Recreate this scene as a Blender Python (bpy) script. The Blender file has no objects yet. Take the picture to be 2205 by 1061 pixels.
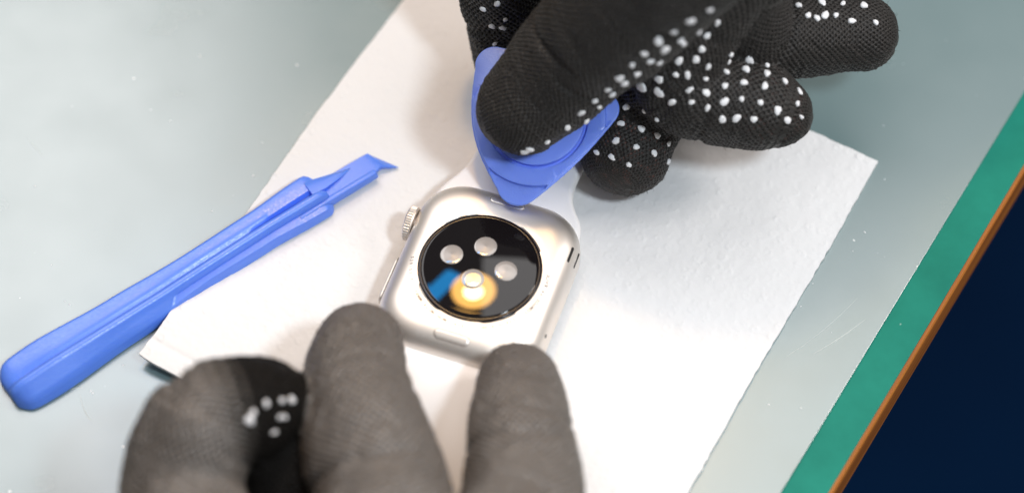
import bpy, bmesh, math, random
import numpy as np
from mathutils import Vector, Matrix, Euler
from mathutils.bvhtree import BVHTree

# Everything is written in millimetres and stored in metres.
S = 0.001
sc = bpy.context.scene
COL = sc.collection
random.seed(7)
rng = np.random.default_rng(7)
PI = math.pi

# ------------------------------------------------------------------ camera
cam_data = bpy.data.cameras.new('camera')
cam = bpy.data.objects.new('camera', cam_data)
COL.objects.link(cam)
ELEV = math.radians(58)
DIST = 480.0
cam.location = (0, -DIST * math.cos(ELEV) * S, DIST * math.sin(ELEV) * S)
cam.rotation_euler = (PI / 2 - ELEV, 0, 0)
cam_data.lens = 85
cam_data.sensor_width = 36
cam_data.sensor_fit = 'HORIZONTAL'
cam_data.clip_start = 0.01
cam_data.clip_end = 20
cam_data.dof.use_dof = True
cam_data.dof.focus_distance = 0.473
cam_data.dof.aperture_fstop = 5.8
cam_data.dof.aperture_blades = 0
sc.camera = cam

# ------------------------------------------------------------------ world and lamps
world = bpy.data.worlds.new('World')
sc.world = world
world.use_nodes = True
wb = world.node_tree.nodes['Background']
wb.inputs[0].default_value = (1.0, 0.94, 0.90, 1)
wb.inputs[1].default_value = 0.24


def area(name, loc, target, power, size, size_y=None, color=(1, 1, 1), shape=None):
    d = bpy.data.lights.new(name, 'AREA')
    d.energy = power
    d.color = color
    d.size = size * S
    d.shape = shape or ('RECTANGLE' if size_y else 'DISK')
    if size_y:
        d.size_y = size_y * S
    o = bpy.data.objects.new(name, d)
    o.location = Vector(loc) * S
    v = (Vector(target) - Vector(loc)).normalized()
    o.rotation_euler = v.to_track_quat('-Z', 'Y').to_euler()
    COL.objects.link(o)
    return o


# neutral bench lamp, in front and to the right: the shadows fall up and to the left
area('bench_lamp', (150, -150, 360), (-10, -25, 0), 0.86, 52, color=(0.82, 0.92, 1.0))
# fill light added off to the right, lower, to brighten the towel
area('side_fill', (330, 40, 300), (40, 0, 0), 0.78, 110, color=(1.0, 0.93, 0.88))
# two ceiling panels behind the bench: sheen on the mat, soft fill
area('ceiling_panel', (165, 270, 640), (165, 265, 0), 1.0, 350, 260, color=(1.0, 0.97, 0.96))
area('ceiling_panel', (-320, 430, 640), (-320, 425, 0), 2.5, 360, 440, color=(1.0, 0.97, 0.97))
# warm work lamp behind the watch (seen in its black crystal)
area('work_lamp_shade', (-22, 206, 456), (-7, -16, 12), 0.44, 66, color=(1.0, 0.52, 0.12))
area('work_lamp_bulb', (-22, 199, 448), (-7, -16, 12), 0.20, 28, color=(1.0, 0.76, 0.42))

# blue light added above, only to mirror as a streak in the crystal
scr = area('blue_streak_light', (-98, 284, 600), (-98, 284, 0), 0.22, 36, 115, color=(0.01, 0.38, 0.95))
scr.rotation_euler = (0, 0, math.radians(-37))

sc.view_settings.view_transform = 'Standard'
sc.view_settings.look = 'None'
sc.view_settings.exposure = 0.05
sc.view_settings.gamma = 1.0
sc.view_settings.use_curve_mapping = False
sc.render.engine = 'CYCLES'
sc.cycles.use_denoising = True
sc.cycles.max_bounces = 8
sc.cycles.sample_clamp_indirect = 8


# ------------------------------------------------------------------ materials
class NT:
    def __init__(self, name):
        self.m = bpy.data.materials.new(name)
        self.m.use_nodes = True
        self.t = self.m.node_tree
        self.b = self.t.nodes['Principled BSDF']

    def n(self, kind, **kw):
        nd = self.t.nodes.new(kind)
        for k, v in kw.items():
            if k.startswith('i_'):
                nd.inputs[k[2:].replace('_', ' ')].default_value = v
            else:
                setattr(nd, k, v)
        return nd

    def l(self, a, b):
        self.t.links.new(a, b)

    def set(self, **kw):
        names = dict(color='Base Color', rough='Roughness', metal='Metallic', spec='Specular IOR Level', ior='IOR',
                     coat='Coat Weight', coat_rough='Coat Roughness', sheen='Sheen Weight', sheen_rough='Sheen Roughness',
                     sheen_tint='Sheen Tint', sss='Subsurface Weight', sss_scale='Subsurface Scale',
                     sss_radius='Subsurface Radius', trans='Transmission Weight', aniso='Anisotropic')
        for k, v in kw.items():
            if isinstance(v, tuple) and len(v) == 3 and k in ('color', 'sheen_tint'):
                v = (*v, 1)
            self.b.inputs[names[k]].default_value = v
        return self

    def coord(self, kind='Object'):
        return self.n('ShaderNodeTexCoord').outputs[kind]

    def noise(self, scale, detail=2.0, rough=0.5, vec=None):
        nd = self.n('ShaderNodeTexNoise')
        nd.inputs['Scale'].default_value = scale
        nd.inputs['Detail'].default_value = detail
        nd.inputs['Roughness'].default_value = rough
        self.l(vec or self.coord(), nd.inputs['Vector'])
        return nd

    def ramp(self, fac, stops):
        nd = self.n('ShaderNodeValToRGB')
        e = nd.color_ramp.elements
        while len(e) < len(stops):
            e.new(0.5)
        for i, (p, c) in enumerate(stops):
            e[i].position = p
            e[i].color = (c, c, c, 1) if not isinstance(c, tuple) else (*c, 1)
        self.l(fac, nd.inputs[0])
        return nd.outputs[0]

    def bump(self, height, strength, dist_mm, prev=None):
        nd = self.n('ShaderNodeBump')
        nd.inputs['Strength'].default_value = strength
        nd.inputs['Distance'].default_value = dist_mm * S
        self.l(height, nd.inputs['Height'])
        if prev:
            self.l(prev, nd.inputs['Normal'])
        return nd.outputs[0]

    def normal(self, out):
        self.l(out, self.b.inputs['Normal'])

    def math(self, op, a, b=None, c=None):
        nd = self.n('ShaderNodeMath', operation=op)
        for i, v in enumerate((a, b, c)):
            if v is None:
                continue
            if isinstance(v, (int, float)):
                nd.inputs[i].default_value = v
            else:
                self.l(v, nd.inputs[i])
        return nd.outputs[0]

    def mix(self, fac, a, b):
        nd = self.n('ShaderNodeMix', data_type='RGBA')
        if isinstance(fac, (int, float)):
            nd.inputs[0].default_value = fac
        else:
            self.l(fac, nd.inputs[0])
        for i, v in ((6, a), (7, b)):
            if isinstance(v, tuple):
                nd.inputs[i].default_value = (*v, 1)
            else:
                self.l(v, nd.inputs[i])
        return nd.outputs[2]

    def base(self, out):
        self.l(out, self.b.inputs['Base Color'])


def mat_mat():
    t = NT('grey_plastic_mat').set(rough=0.24, spec=0.8, ior=1.75)
    big = t.noise(14, 3)
    fine = t.noise(420, 2)
    c = t.mix(big.outputs[0], (0.150, 0.222, 0.228), (0.168, 0.243, 0.248))
    # dust specks and short scuffs
    v = t.n('ShaderNodeTexVoronoi')
    v.inputs['Scale'].default_value = 260
    t.l(t.coord(), v.inputs['Vector'])
    sp = t.ramp(v.outputs['Distance'], [(0.05, 1.0), (0.09, 0.0)])
    pick = t.ramp(t.noise(700, 1).outputs[0], [(0.60, 0.0), (0.66, 1.0)])
    dust = t.math('MULTIPLY', sp, pick)
    mp = t.n('ShaderNodeMapping')
    mp.inputs['Rotation'].default_value = (0, 0, math.radians(-34))
    mp.inputs['Scale'].default_value = (18, 900, 1)
    t.l(t.coord(), mp.inputs['Vector'])
    sn = t.noise(1.0, 2, vec=mp.outputs[0])
    msk = t.ramp(t.noise(30, 2).outputs[0], [(0.58, 0.0), (0.70, 1.0)])
    scr = t.math('MULTIPLY', t.ramp(sn.outputs[0], [(0.68, 0.0), (0.74, 1.0)]), msk)
    marks = t.math('MAXIMUM', t.math('MULTIPLY', dust, 0.8), t.math('MULTIPLY', scr, 0.30))
    t.base(t.mix(marks, c, (0.75, 0.78, 0.76)))
    r = t.ramp(t.noise(60, 4).outputs[0], [(0.3, 0.22), (0.7, 0.28)])
    t.l(r, t.b.inputs['Roughness'])
    t.normal(t.bump(fine.outputs[0], 0.08, 0.05))
    return t.m


def mat_green():
    t = NT('green_lacquer').set(rough=0.5, spec=0.12)
    n = t.noise(55, 6, 0.65)
    c = t.mix(n.outputs[0], (0.003, 0.120, 0.088), (0.018, 0.270, 0.200))
    v = t.n('ShaderNodeTexVoronoi')
    v.inputs['Scale'].default_value = 200
    t.l(t.coord(), v.inputs['Vector'])
    sp = t.ramp(v.outputs['Distance'], [(0.06, 1.0), (0.11, 0.0)])
    pick = t.ramp(t.noise(500, 1).outputs[0], [(0.58, 0.0), (0.64, 1.0)])
    t.base(t.mix(t.math('MULTIPLY', t.math('MULTIPLY', sp, pick), 0.7), c, (0.6, 0.75, 0.68)))
    t.normal(t.bump(t.noise(900, 2).outputs[0], 0.12, 0.05))
    return t.m


def mat_wood():
    t = NT('oiled_wood_edge').set(rough=0.5, spec=0.2)
    mp = t.n('ShaderNodeMapping')
    mp.inputs['Scale'].default_value = (18, 700, 700)
    t.l(t.coord(), mp.inputs['Vector'])
    g = t.noise(1.0, 5, 0.65, mp.outputs[0])
    c = t.ramp(g.outputs[0], [(0.28, (0.16, 0.050, 0.008)), (0.52, (0.31, 0.105, 0.018)), (0.75, (0.48, 0.19, 0.035))])
    t.base(c)
    t.normal(t.bump(g.outputs[0], 0.3, 0.15))
    return t.m


def mat_floor():
    t = NT('dark_navy_floor').set(rough=0.8, spec=0.1)
    n = t.noise(9, 3)
    t.base(t.mix(n.outputs[0], (0.0004, 0.013, 0.055), (0.0008, 0.030, 0.105)))
    return t.m


def mat_paper():
    t = NT('white_paper_towel').set(color=(0.79, 0.785, 0.785), rough=0.95, spec=0.1, sss=0.0)
    co = t.coord()
    b = t.bump(t.noise(1700, 4, 0.7).outputs[0], 0.35, 0.12)
    t.normal(b)
    return t.m


def mat_blue(name, c0, c1, grain):
    t = NT(name).set(rough=0.36, spec=0.7, sss=0.25, sss_scale=0.0012)
    t.b.inputs['Subsurface Radius'].default_value = (0.25, 0.45, 1.0)
    t.base(t.mix(t.noise(120, 3).outputs[0], c0, c1))
    r = t.ramp(t.noise(2600, 2).outputs[0], [(0.35, 0.28), (0.65, 0.46)])
    t.l(r, t.b.inputs['Roughness'])
    t.normal(t.bump(t.noise(3200, 2, 0.6).outputs[0], grain, 0.06))
    return t.m


def mat_alu():
    t = NT('bead_blasted_aluminium').set(color=(0.85, 0.80, 0.75), metal=1.0, rough=0.48)
    t.normal(t.bump(t.noise(6000, 1).outputs[0], 0.06, 0.02))
    return t.m


def simple(name, **kw):
    return NT(name).set(**kw).m


def mat_knit(name, yarn, sheen, lit=None):
    t = NT(name).set(rough=0.48, spec=0.4, sheen=sheen, sheen_rough=0.45, sheen_tint=(1.0, 0.93, 0.86))
    a = t.n('ShaderNodeAttribute', attribute_name='skin')      # skin seen through the stretched stitches
    f = t.noise(900, 3, 0.7)
    col = t.mix(f.outputs[0], tuple(0.6 * c for c in yarn), tuple(1.45 * c for c in yarn))
    if lit:  # paler tone stands for strong light on the black yarn, put in its colour
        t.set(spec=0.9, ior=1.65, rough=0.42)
        d = t.n('ShaderNodeAttribute', attribute_name='lit_mask')
        w = t.mix(t.noise(160, 4, 0.6).outputs[0], tuple(0.72 * c for c in lit), tuple(1.28 * c for c in lit))
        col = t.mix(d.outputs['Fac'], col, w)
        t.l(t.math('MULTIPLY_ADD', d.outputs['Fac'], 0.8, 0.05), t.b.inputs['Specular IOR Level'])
    pick = t.ramp(t.noise(560, 0).outputs[0], [(0.52, 0.0), (0.64, 1.0)])
    t.base(t.mix(t.math('MULTIPLY', a.outputs['Fac'], pick), col, (0.17, 0.075, 0.062)))
    k = t.n('ShaderNodeAttribute', attribute_name='stitch')
    sx = t.n('ShaderNodeSeparateXYZ')
    t.l(k.outputs['Vector'], sx.inputs[0])
    cu = t.math('COSINE', t.math('MULTIPLY', sx.outputs[0], PI))
    cw = t.math('COSINE', t.math('MULTIPLY', sx.outputs[1], PI))
    hole = t.ramp(t.math('MULTIPLY', cu, cw), [(0.15, 1.0), (0.75, 0.0)])
    b = t.bump(hole, 0.9, 0.34)
    t.normal(t.bump(t.noise(4200, 3, 0.7).outputs[0], 0.7, 0.14, b))
    return t.m


M = {}
M['mat'] = mat_mat()
M['green'] = mat_green()
M['wood'] = mat_wood()
M['floor'] = mat_floor()
M['paper'] = mat_paper()
M['blue_tool'] = mat_blue('blue_nylon_tool', (0.085, 0.220, 0.84), (0.115, 0.265, 0.90), 0.30)
M['blue_pick'] = mat_blue('blue_nylon_pick', (0.150, 0.255, 0.84), (0.190, 0.305, 0.92), 0.75)
M['alu'] = mat_alu()
M['crystal'] = simple('black_crystal', color=(0.006, 0.005, 0.006), rough=0.02, ior=1.5, spec=0.34)
M['rim'] = simple('black_gloss_rim', color=(0.008, 0.006, 0.008), rough=0.16, spec=0.25)
def mat_lens():
    t = NT('silvered_lens').set(color=(0.31, 0.288, 0.275), metal=0.2, rough=0.35, coat=1.0, coat_rough=0.02)
    g = t.n('ShaderNodeTexGradient', gradient_type='SPHERICAL')
    mp = t.n('ShaderNodeMapping')
    mp.inputs['Scale'].default_value = (1 / (2.3 * S), 1 / (2.3 * S), 0)
    t.l(t.coord(), mp.inputs['Vector'])
    t.l(mp.outputs[0], g.inputs['Vector'])
    t.normal(t.bump(g.outputs['Fac'], 0.6, 0.5))
    return t.m


M['lens'] = mat_lens()
M['glass'] = simple('screen_glass', color=(0.01, 0.01, 0.012), rough=0.03, coat=1.0)
M['band'] = NT('white_rubber').set(color=(0.84, 0.82, 0.82), rough=0.45, spec=0.4).m
M['hole'] = simple('dark_opening', color=(0.006, 0.005, 0.005), rough=0.6)
M['slit'] = simple('button_gap', color=(0.42, 0.37, 0.34), rough=0.5, metal=0.8)
M['print'] = simple('grey_engraving', color=(0.10, 0.085, 0.08), rough=0.7)
M['dot'] = NT('white_grip_rubber').set(color=(0.83, 0.82, 0.83), rough=0.42, spec=0.5).m
M['knit_black'] = mat_knit('black_knit', (0.017, 0.0145, 0.0130), 0.10)
M['knit_lit'] = mat_knit('lit_black_knit', (0.010, 0.0085, 0.0075), 0.0, (0.105, 0.087, 0.073))


# ------------------------------------------------------------------ mesh helpers
def link(o, parent=None):
    COL.objects.link(o)
    if parent is not None:
        o.parent = parent
    return o


def meshdata(name, v, f, mat, smooth=True, sharp_deg=None):
    v = np.asarray(v, float) * S
    me = bpy.data.meshes.new(name)
    if isinstance(f, np.ndarray):
        n, k = f.shape
        me.vertices.add(len(v))
        me.vertices.foreach_set('co', v.ravel())
        me.loops.add(n * k)
        me.loops.foreach_set('vertex_index', f.ravel().astype(np.int32))
        me.polygons.add(n)
        me.polygons.foreach_set('loop_start', np.arange(0, n * k, k, dtype=np.int32))
        me.update(calc_edges=True)
        me.validate()
    else:
        me.from_pydata(v.tolist(), [], f)
        me.update()
    me.materials.append(mat)
    if smooth:
        me.polygons.foreach_set('use_smooth', np.ones(len(me.polygons), bool))
        if sharp_deg:
            me.set_sharp_from_angle(angle=math.radians(sharp_deg))
    me.update()
    return me


def obj(name, v, f, mat, parent=None, smooth=True, sharp_deg=None, loc=None):
    o = bpy.data.objects.new(name, meshdata(name, v, f, mat, smooth, sharp_deg))
    if loc is not None:
        o.location = Vector(loc) * S
    return link(o, parent)


def empty(name, loc=(0, 0, 0), rz=0.0):
    o = bpy.data.objects.new(name, None)
    o.empty_display_size = 0.01
    o.location = Vector(loc) * S
    o.rotation_euler = (0, 0, rz)
    return link(o)


def tag(o, label=None, cat=None, group=None, kind=None):
    if label:
        o['label'] = label
    if cat:
        o['category'] = cat
    if group:
        o['group'] = group
    if kind:
        o['kind'] = kind
    return o


def loft(rings, closed=True, cap0=True, cap1=True):
    """rings: list of equal-length point lists. closed: each ring is a loop."""
    n = len(rings[0])
    v = [p for r in rings for p in r]
    f = []
    for i in range(len(rings) - 1):
        a, b = i * n, (i + 1) * n
        for j in range(n if closed else n - 1):
            k = (j + 1) % n
            f.append((a + j, a + k, b + k, b + j))
    if cap0:
        f.append(tuple(range(n - 1, -1, -1)))
    if cap1:
        f.append(tuple((len(rings) - 1) * n + j for j in range(n)))
    return v, f


def rrect(hx, hy, r, seg=12):
    """rounded rectangle outline, anticlockwise"""
    r = max(min(r, hx - 1e-3, hy - 1e-3), 1e-3)
    out = []
    for cx, cy, a0 in ((hx - r, hy - r, 0), (-hx + r, hy - r, 90), (-hx + r, -hy + r, 180), (hx - r, -hy + r, 270)):
        for k in range(seg + 1):
            a = math.radians(a0 + 90 * k / seg)
            out.append((cx + r * math.cos(a), cy + r * math.sin(a)))
    return out


def interp(x, pts):
    xs = [p[0] for p in pts]
    ys = [p[1] for p in pts]
    return float(np.interp(x, xs, ys))


def sinterp(x, pts):
    """smooth (cosine eased) interpolation"""
    for (x0, y0), (x1, y1) in zip(pts, pts[1:]):
        if x <= x1:
            t = max(0.0, (x - x0) / (x1 - x0))
            t = t * t * (3 - 2 * t)
            return y0 + (y1 - y0) * t
    return pts[-1][1]


def vnoise2(x, y, seed=0):
    """cheap smooth 2D value noise on arrays"""
    x = np.asarray(x, float)
    y = np.asarray(y, float)
    xi, yi = np.floor(x).astype(int), np.floor(y).astype(int)
    fx, fy = x - xi, y - yi
    fx, fy = fx * fx * (3 - 2 * fx), fy * fy * (3 - 2 * fy)

    def h(i, j):
        n = (i * 374761393 + j * 668265263 + seed * 1442695041) & 0x7fffffff
        n = ((n ^ (n >> 13)) * 1274126177) & 0x7fffffff
        return ((n ^ (n >> 16)) & 0xffff) / 65535.0
    return (h(xi, yi) * (1 - fx) + h(xi + 1, yi) * fx) * (1 - fy) + (h(xi, yi + 1) * (1 - fx) + h(xi + 1, yi + 1) * fx) * fy


# ------------------------------------------------------------------ table, floor
TA = math.radians(31.3)
tdir = np.array([math.sin(TA), math.cos(TA)])      # along the table edge
tnor = np.array([math.cos(TA), -math.sin(TA)])     # out over the edge
EDGE = 78.6


def tab(n, t, z=0.0):
    p = tnor * n + tdir * t
    return (p[0], p[1], z)


def slab(n0, n1, t0, t1, z0, z1, bev):
    v, f = [], []
    prof = [(z0, bev), (z0 + bev, 0), (z1 - bev, 0), (z1 - bev * .3, bev * .3), (z1, bev)]
    rings = []
    for z, i in prof:
        rings.append([tab(n0 + i, t0 + i, z), tab(n1 - i, t0 + i, z), tab(n1 - i, t1 - i, z), tab(n0 + i, t1 - i, z)])
    return loft([r for r in rings])


v, f = slab(-420, EDGE, -330, 420, -8.4, 0.0, 0.25)
tabletop = tag(obj('tabletop', v, f, M['green'], None, False), 'green lacquered tabletop with a wooden edge', None, None, 'structure')
# wooden lipping along the front edge, a hair proud of the board
wl = 750.0
wp = [(0.0, -10.6), (0.6, -10.6), (0.8, -10.4), (0.8, -0.45), (0.55, -0.12), (0.0, 0.0)]
rings = []
for x in (0.0, wl):
    rings.append([(x, -y, z) for y, z in wp])
v, f = loft(rings)
lip = obj('wood_edge', v, f, M['wood'], tabletop, True, 35)
p0 = tab(EDGE + 0.01, -330)
lip.location = Vector((p0[0], p0[1], 0)) * S
lip.rotation_euler = (0, 0, math.atan2(tdir[1], tdir[0]))

fv = [(-1500, -1500, -420), (1500, -1500, -420), (1500, 1500, -420), (-1500, 1500, -420)]
tag(obj('floor', fv, [(0, 1, 2, 3)], M['floor'], None, False), 'dark navy floor below the table edge', None, None, 'structure')

v, f = slab(-400, 71.0, -315, 400, 0.02, 0.55, 0.06)
bench_mat = tag(obj('bench_mat', v, f, M['mat'], None, False), 'smooth grey-green plastic mat covering the green tabletop', 'mat')

M['scuff'] = simple('pale_scuff', color=(0.46, 0.53, 0.52), rough=0.5)
M['lint'] = simple('white_lint', color=(0.8, 0.8, 0.8), rough=0.9)


SCRATCHES = [((58.0, -24.8), (68.9, -16.9), 0.16, -0.3), ((55.6, -23.4), (67.7, -12.1), 0.08, -0.4), ((52.6, -25.6), (57.2, -22.4), 0.09, 0.1),
             ((-82.5, -33.4), (-79.9, -39.3), 0.12, -0.4), ((-98.7, 25.4), (-94.9, 20.8), 0.06, 0.1), ((-84.6, -32.7), (-82.1, -32.1), 0.12, 0.2)]
LINT = [(-86.4, -13.7), (-87.4, -12.9), (-80.5, -32.9), (-52.6, -1.3), (-52.3, 16.5), (-74.8, -27.2), (67.5, -1.4), (75.2, 15.6), (55.0, -36.6),
        (57.8, -3.1), (59.1, -8.9), (70.2, 3.0), (-90.9, -4.6), (-80.1, -33.3), (-65.1, 46.5), (-44.7, 44.1), (-96.1, 14.0), (56.4, -14.1), (48.9, -35.8), (-70, 30), (-60, 8), (62, -20)]


def scratch(p, q, w, bow=0.0):
    p, q = np.array(p, float), np.array(q, float)
    d = q - p
    n = np.array([-d[1], d[0]]) / np.linalg.norm(d)
    L, R = [], []
    for k in range(9):
        t = k / 8
        c = p + d * t + n * bow * math.sin(PI * t)
        ww = w * (math.sin(PI * min(1, t * 1.0)) ** 0.7 + 0.08) / 2
        L.append((*(c + n * ww), 0.556))
        R.append((*(c - n * ww), 0.556))
    return obj('scratch', L + R, [(k + 9, k + 10, k + 1, k) for k in range(8)], M['scuff'], bench_mat, False)


for a_, b_, w_, bo in SCRATCHES:
    scratch(a_, b_, w_, bo)
V_, F_ = [], []
for i, (x, y) in enumerate(LINT):
    r = 0.07 + 0.10 * rng.random()
    e = 1 + 1.2 * rng.random()
    a = rng.random() * 6.28
    o_ = len(V_)
    for zz, rr in ((0.55, 1.0), (0.60, 0.8), (0.64, 0.3)):
        for k in range(6):
            t = 2 * PI * k / 6
            px, py = r * rr * e * math.cos(t), r * rr * math.sin(t) * (0.7 + 0.5 * rng.random())
            V_.append((x + px * math.cos(a) - py * math.sin(a), y + px * math.sin(a) + py * math.cos(a), zz))
    for h_ in (0, 6):
        for k in range(6):
            k2 = (k + 1) % 6
            F_.append((o_ + h_ + k, o_ + h_ + k2, o_ + h_ + 6 + k2, o_ + h_ + 6 + k))
    F_.append(tuple(o_ + 12 + k for k in range(6)))
tag(obj('lint', V_, F_, M['lint'], bench_mat), None, None, None, 'stuff')

# ------------------------------------------------------------------ folded paper towel
PA = math.radians(29.4)
pd = np.array([math.sin(PA), math.cos(PA)])
pn = np.array([math.cos(PA), -math.sin(PA)])
corner = np.array([74.3, 19.4])                # far right corner
PW, PL = 105.0, 111.6                          # across, along
NX, NY = 380, 400


def towel():
    us = np.linspace(0, 1, NX)
    vs = np.linspace(0, 1, NY)
    U, V = np.meshgrid(us, vs)
    a = -PW * (1 - U)                          # across: 0 at the right edge, -PW at the left edge
    b = -PL * V                                # along: 0 at the far edge, -PL towards the viewer
    # the torn edges waver a little
    er = (vnoise2(V * 90, V * 0, 3) - .5) * 0.22 + (vnoise2(V * 4, V * 0, 4) - .5) * 0.6
    el = (vnoise2(V * 60, V * 0, 5) - .5) * 0.2 + (vnoise2(V * 7, V * 0, 6) - .5) * 1.2
    et = (vnoise2(U * 50, U * 0, 7) - .5) * 0.3
    eb = (vnoise2(U * 50, U * 0, 8) - .5) * 0.6
    a = a + er * U ** 8 + el * (1 - U) ** 8
    b = b + et * (1 - V) ** 8 + eb * V ** 8
    X = corner[0] + pn[0] * a + pd[0] * b
    Y = corner[1] + pn[1] * a + pd[1] * b
    ripple = (vnoise2(X / 17, Y / 17, 1) - .5) * 0.5 + (vnoise2(X / 5, Y / 5, 2) - .5) * 0.16
    # the near left corner of the fold stands off the mat, with a crease
    d = np.hypot(U * PW, (1 - V) * PL)
    lift = np.clip(1 - d / 34, 0, 1) ** 1.6 * 2.6
    crease = -0.25 * np.exp(-((1 - V) * PL - 4.2) ** 2 / 0.5) * (U < .5)
    bot = 0.62 + lift + np.maximum(ripple, 0) * 0.35
    top = bot + 0.75 + (vnoise2(X / 9, Y / 9, 9) - .5) * 0.2 + crease
    # embossed little rings, scattered on a loose grid
    pitch = 2.7
    gi, gj = np.floor(U * PW / pitch).astype(int), np.floor(V * PL / pitch).astype(int)
    emb = np.zeros_like(X)
    rs = np.random.default_rng(5)
    ox, oy = rs.uniform(-.9, .9, (60, 60)), rs.uniform(-.9, .9, (60, 60))
    rr0, hh0 = rs.uniform(.45, .75, (60, 60)), rs.uniform(.03, .13, (60, 60)) * (rs.random((60, 60)) > .18)
    for di in (-1, 0, 1):
        for dj in (-1, 0, 1):
            ii, jj = np.clip(gi + di, 0, 59), np.clip(gj + dj, 0, 59)
            dx = U * PW - (ii + .5) * pitch - ox[ii, jj]
            dy = V * PL - (jj + .5) * pitch - oy[ii, jj]
            rad = np.hypot(dx, dy)
            hgt = hh0[ii, jj] * (0.65 + 0.35 * np.sin(np.arctan2(dy, dx) + ii + jj))
            emb += hgt * np.exp(-((rad - rr0[ii, jj]) / 0.22) ** 2)
    top = top + emb + (vnoise2(X / 0.7, Y / 0.7, 21) - .5) * 0.07 + (vnoise2(X / 2.2, Y / 2.2, 22) - .5) * 0.10
    n = NX * NY
    P = np.concatenate([np.stack([X, Y, top], -1).reshape(-1, 3), np.stack([X, Y, bot], -1).reshape(-1, 3)])
    idx = np.arange(n).reshape(NY, NX)
    q = np.stack([idx[:-1, :-1], idx[1:, :-1], idx[1:, 1:], idx[:-1, 1:]], -1).reshape(-1, 4)
    F = [q, q[:, ::-1] + n]
    bd = np.concatenate([idx[0, :], idx[1:, -1], idx[-1, ::-1][1:], idx[::-1, 0][1:]])
    # pull the rim in slightly so the edge is soft
    b0, b1 = bd[:-1], bd[1:]
    F.append(np.stack([b0, b1, b1 + n, b0 + n], -1))
    return P, np.concatenate(F)


v, f = towel()
tag(obj('paper_towel', v, f, M['paper'], None, True, 60), 'white embossed paper towel spread under the watch', 'paper towel')

# ------------------------------------------------------------------ watch
WR = -math.radians(19.3)
watch = empty('smartwatch', (-6.15, -12.45, 1.55), WR)
tag(watch, 'silver smartwatch with white band lying face down on the paper towel', 'watch')
HX, HY, CR = 16.6, 19.3, 9.3
ZT = 10.6                                         # back plane above the watch's base


def case_profile():
    out = [(1.35, 1.3), (1.55, 0.55), (2.0, 0.18), (2.8, 0.02), (4.0, 0.0), (5.2, 0.0)]
    z0, rz, rx = 5.2, ZT - 5.2, 5.6
    for k in range(1, 15):
        a = math.pi / 2 * k / 14
        ex = 2 / 2.15
        out.append((z0 + rz * math.sin(a) ** ex, rx * (1 - math.cos(a) ** ex)))
    return out


rings = []
for z, ins in case_profile():
    rings.append([(x, y, z) for x, y in rrect(HX - ins, HY - ins, CR - ins * 0.72, 16)])
n_r = len(rings[0])
# flat back continues inwards to the crystal seat
RC = 12.1


def ring_at(t, z):
    base = rings[-1]
    out = []
    for (x, y, _) in base:
        a = math.atan2(y, x)
        out.append((x + (RC * 1.015 * math.cos(a) - x) * t, y + (RC * 1.015 * math.sin(a) - y) * t, z))
    return out


for t, z in ((0.5, ZT + 0.05), (0.94, ZT + 0.07), (1.0, ZT + 0.05)):
    rings_t = ring_at(t, z)
    rings.append(rings_t) if t else None
    if t == 0.5:
        base_rings = rings[:-1]
rings.append([(x * 0.985, y * 0.985, ZT - 0.3) for x, y, z in rings[-1]])
v, f = loft(rings, cap1=True)
case = obj('case', v, f, M['alu'], watch, True, 50)


def case_surf(y, z):
    """x of the right flank at height z (straight side)"""
    pr = case_profile()
    return HX - float(np.interp(z, [p[0] for p in pr], [p[1] for p in pr]))


# screen glass, pressed to the towel
gr = []
for z, ins in ((0.02, 3.4), (0.10, 2.2), (0.5, 0.9), (1.0, 0.6), (1.5, 0.62)):
    gr.append([(x, y, z) for x, y in rrect(HX - ins, HY - ins, CR - ins * 0.7, 12)])
v, f = loft(gr)
obj('screen', v, f, M['glass'], watch, True, 40)

# sensor crystal
NSEG = 96


def lathe(prof, seg=NSEG, cap=True):
    rr = []
    for r, z in prof:
        rr.append([(r * math.cos(2 * PI * k / seg), r * math.sin(2 * PI * k / seg), z) for k in range(seg)])
    return rr


DR = 150.0                                        # dome radius


def dome_z(r):
    return ZT + 0.95 - (DR - math.sqrt(DR * DR - r * r))


prof = [(12.0, ZT - 0.2), (12.0, ZT + 0.16), (11.9, ZT + 0.24), (11.6, ZT + 0.32), (11.35, ZT + 0.30)]
v, f = loft(lathe(prof), cap0=False, cap1=False)
obj('crystal_rim', v, f, M['rim'], watch, True, 60)
prof = [(11.42, ZT - 0.1), (11.42, ZT + 0.18), (11.30, ZT + 0.36), (11.05, ZT + 0.43)]
k0 = dome_z(11.0) - (ZT + 0.43)
prof = [(r, z) for r, z in prof] + [(r, dome_z(r) - k0) for r in (10.8, 10, 9, 8, 7, 6, 5, 4, 3, 2, 1, 0.05)]
v, f = loft(lathe(prof), cap0=False)
crystal = obj('sensor_crystal', v, f, M['crystal'], watch, True, 60)
for (wx, wy) in ((-5.95, 0.68), (-0.41, 4.5), (5.08, 0.6), (-0.27, -3.2)):
    rr = math.hypot(wx, wy)
    z = dome_z(rr) - k0
    prof = [(2.18, -0.05), (2.18, 0.02), (2.14, 0.03), (1.4, 0.037), (0.7, 0.043), (0.05, 0.045)]
    v, f = loft(lathe(prof, 40), cap0=False)
    o = obj('sensor_window', v, f, M['lens'], crystal, True, 50, (wx, wy, z))
    nrm = Vector((wx / DR, wy / DR, 1)).normalized()
    o.rotation_euler = nrm.to_track_quat('Z', 'Y').to_euler()


# band release buttons: pill-shaped, recessed in a thin dark gap
def back_z(y):
    pr = case_profile()
    ins = HY - abs(y)
    zs = [p[0] for p in pr if p[0] >= 5.2]
    xs = [p[1] for p in pr if p[0] >= 5.2]
    return float(np.interp(ins, xs, zs))


def pill(cy, hx, hy, dz, sgn=1):
    out = []
    for x, y in rrect(hx, hy, hy, 10):
        out.append((x, cy + y, back_z(cy + y) + dz))
    return out


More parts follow.
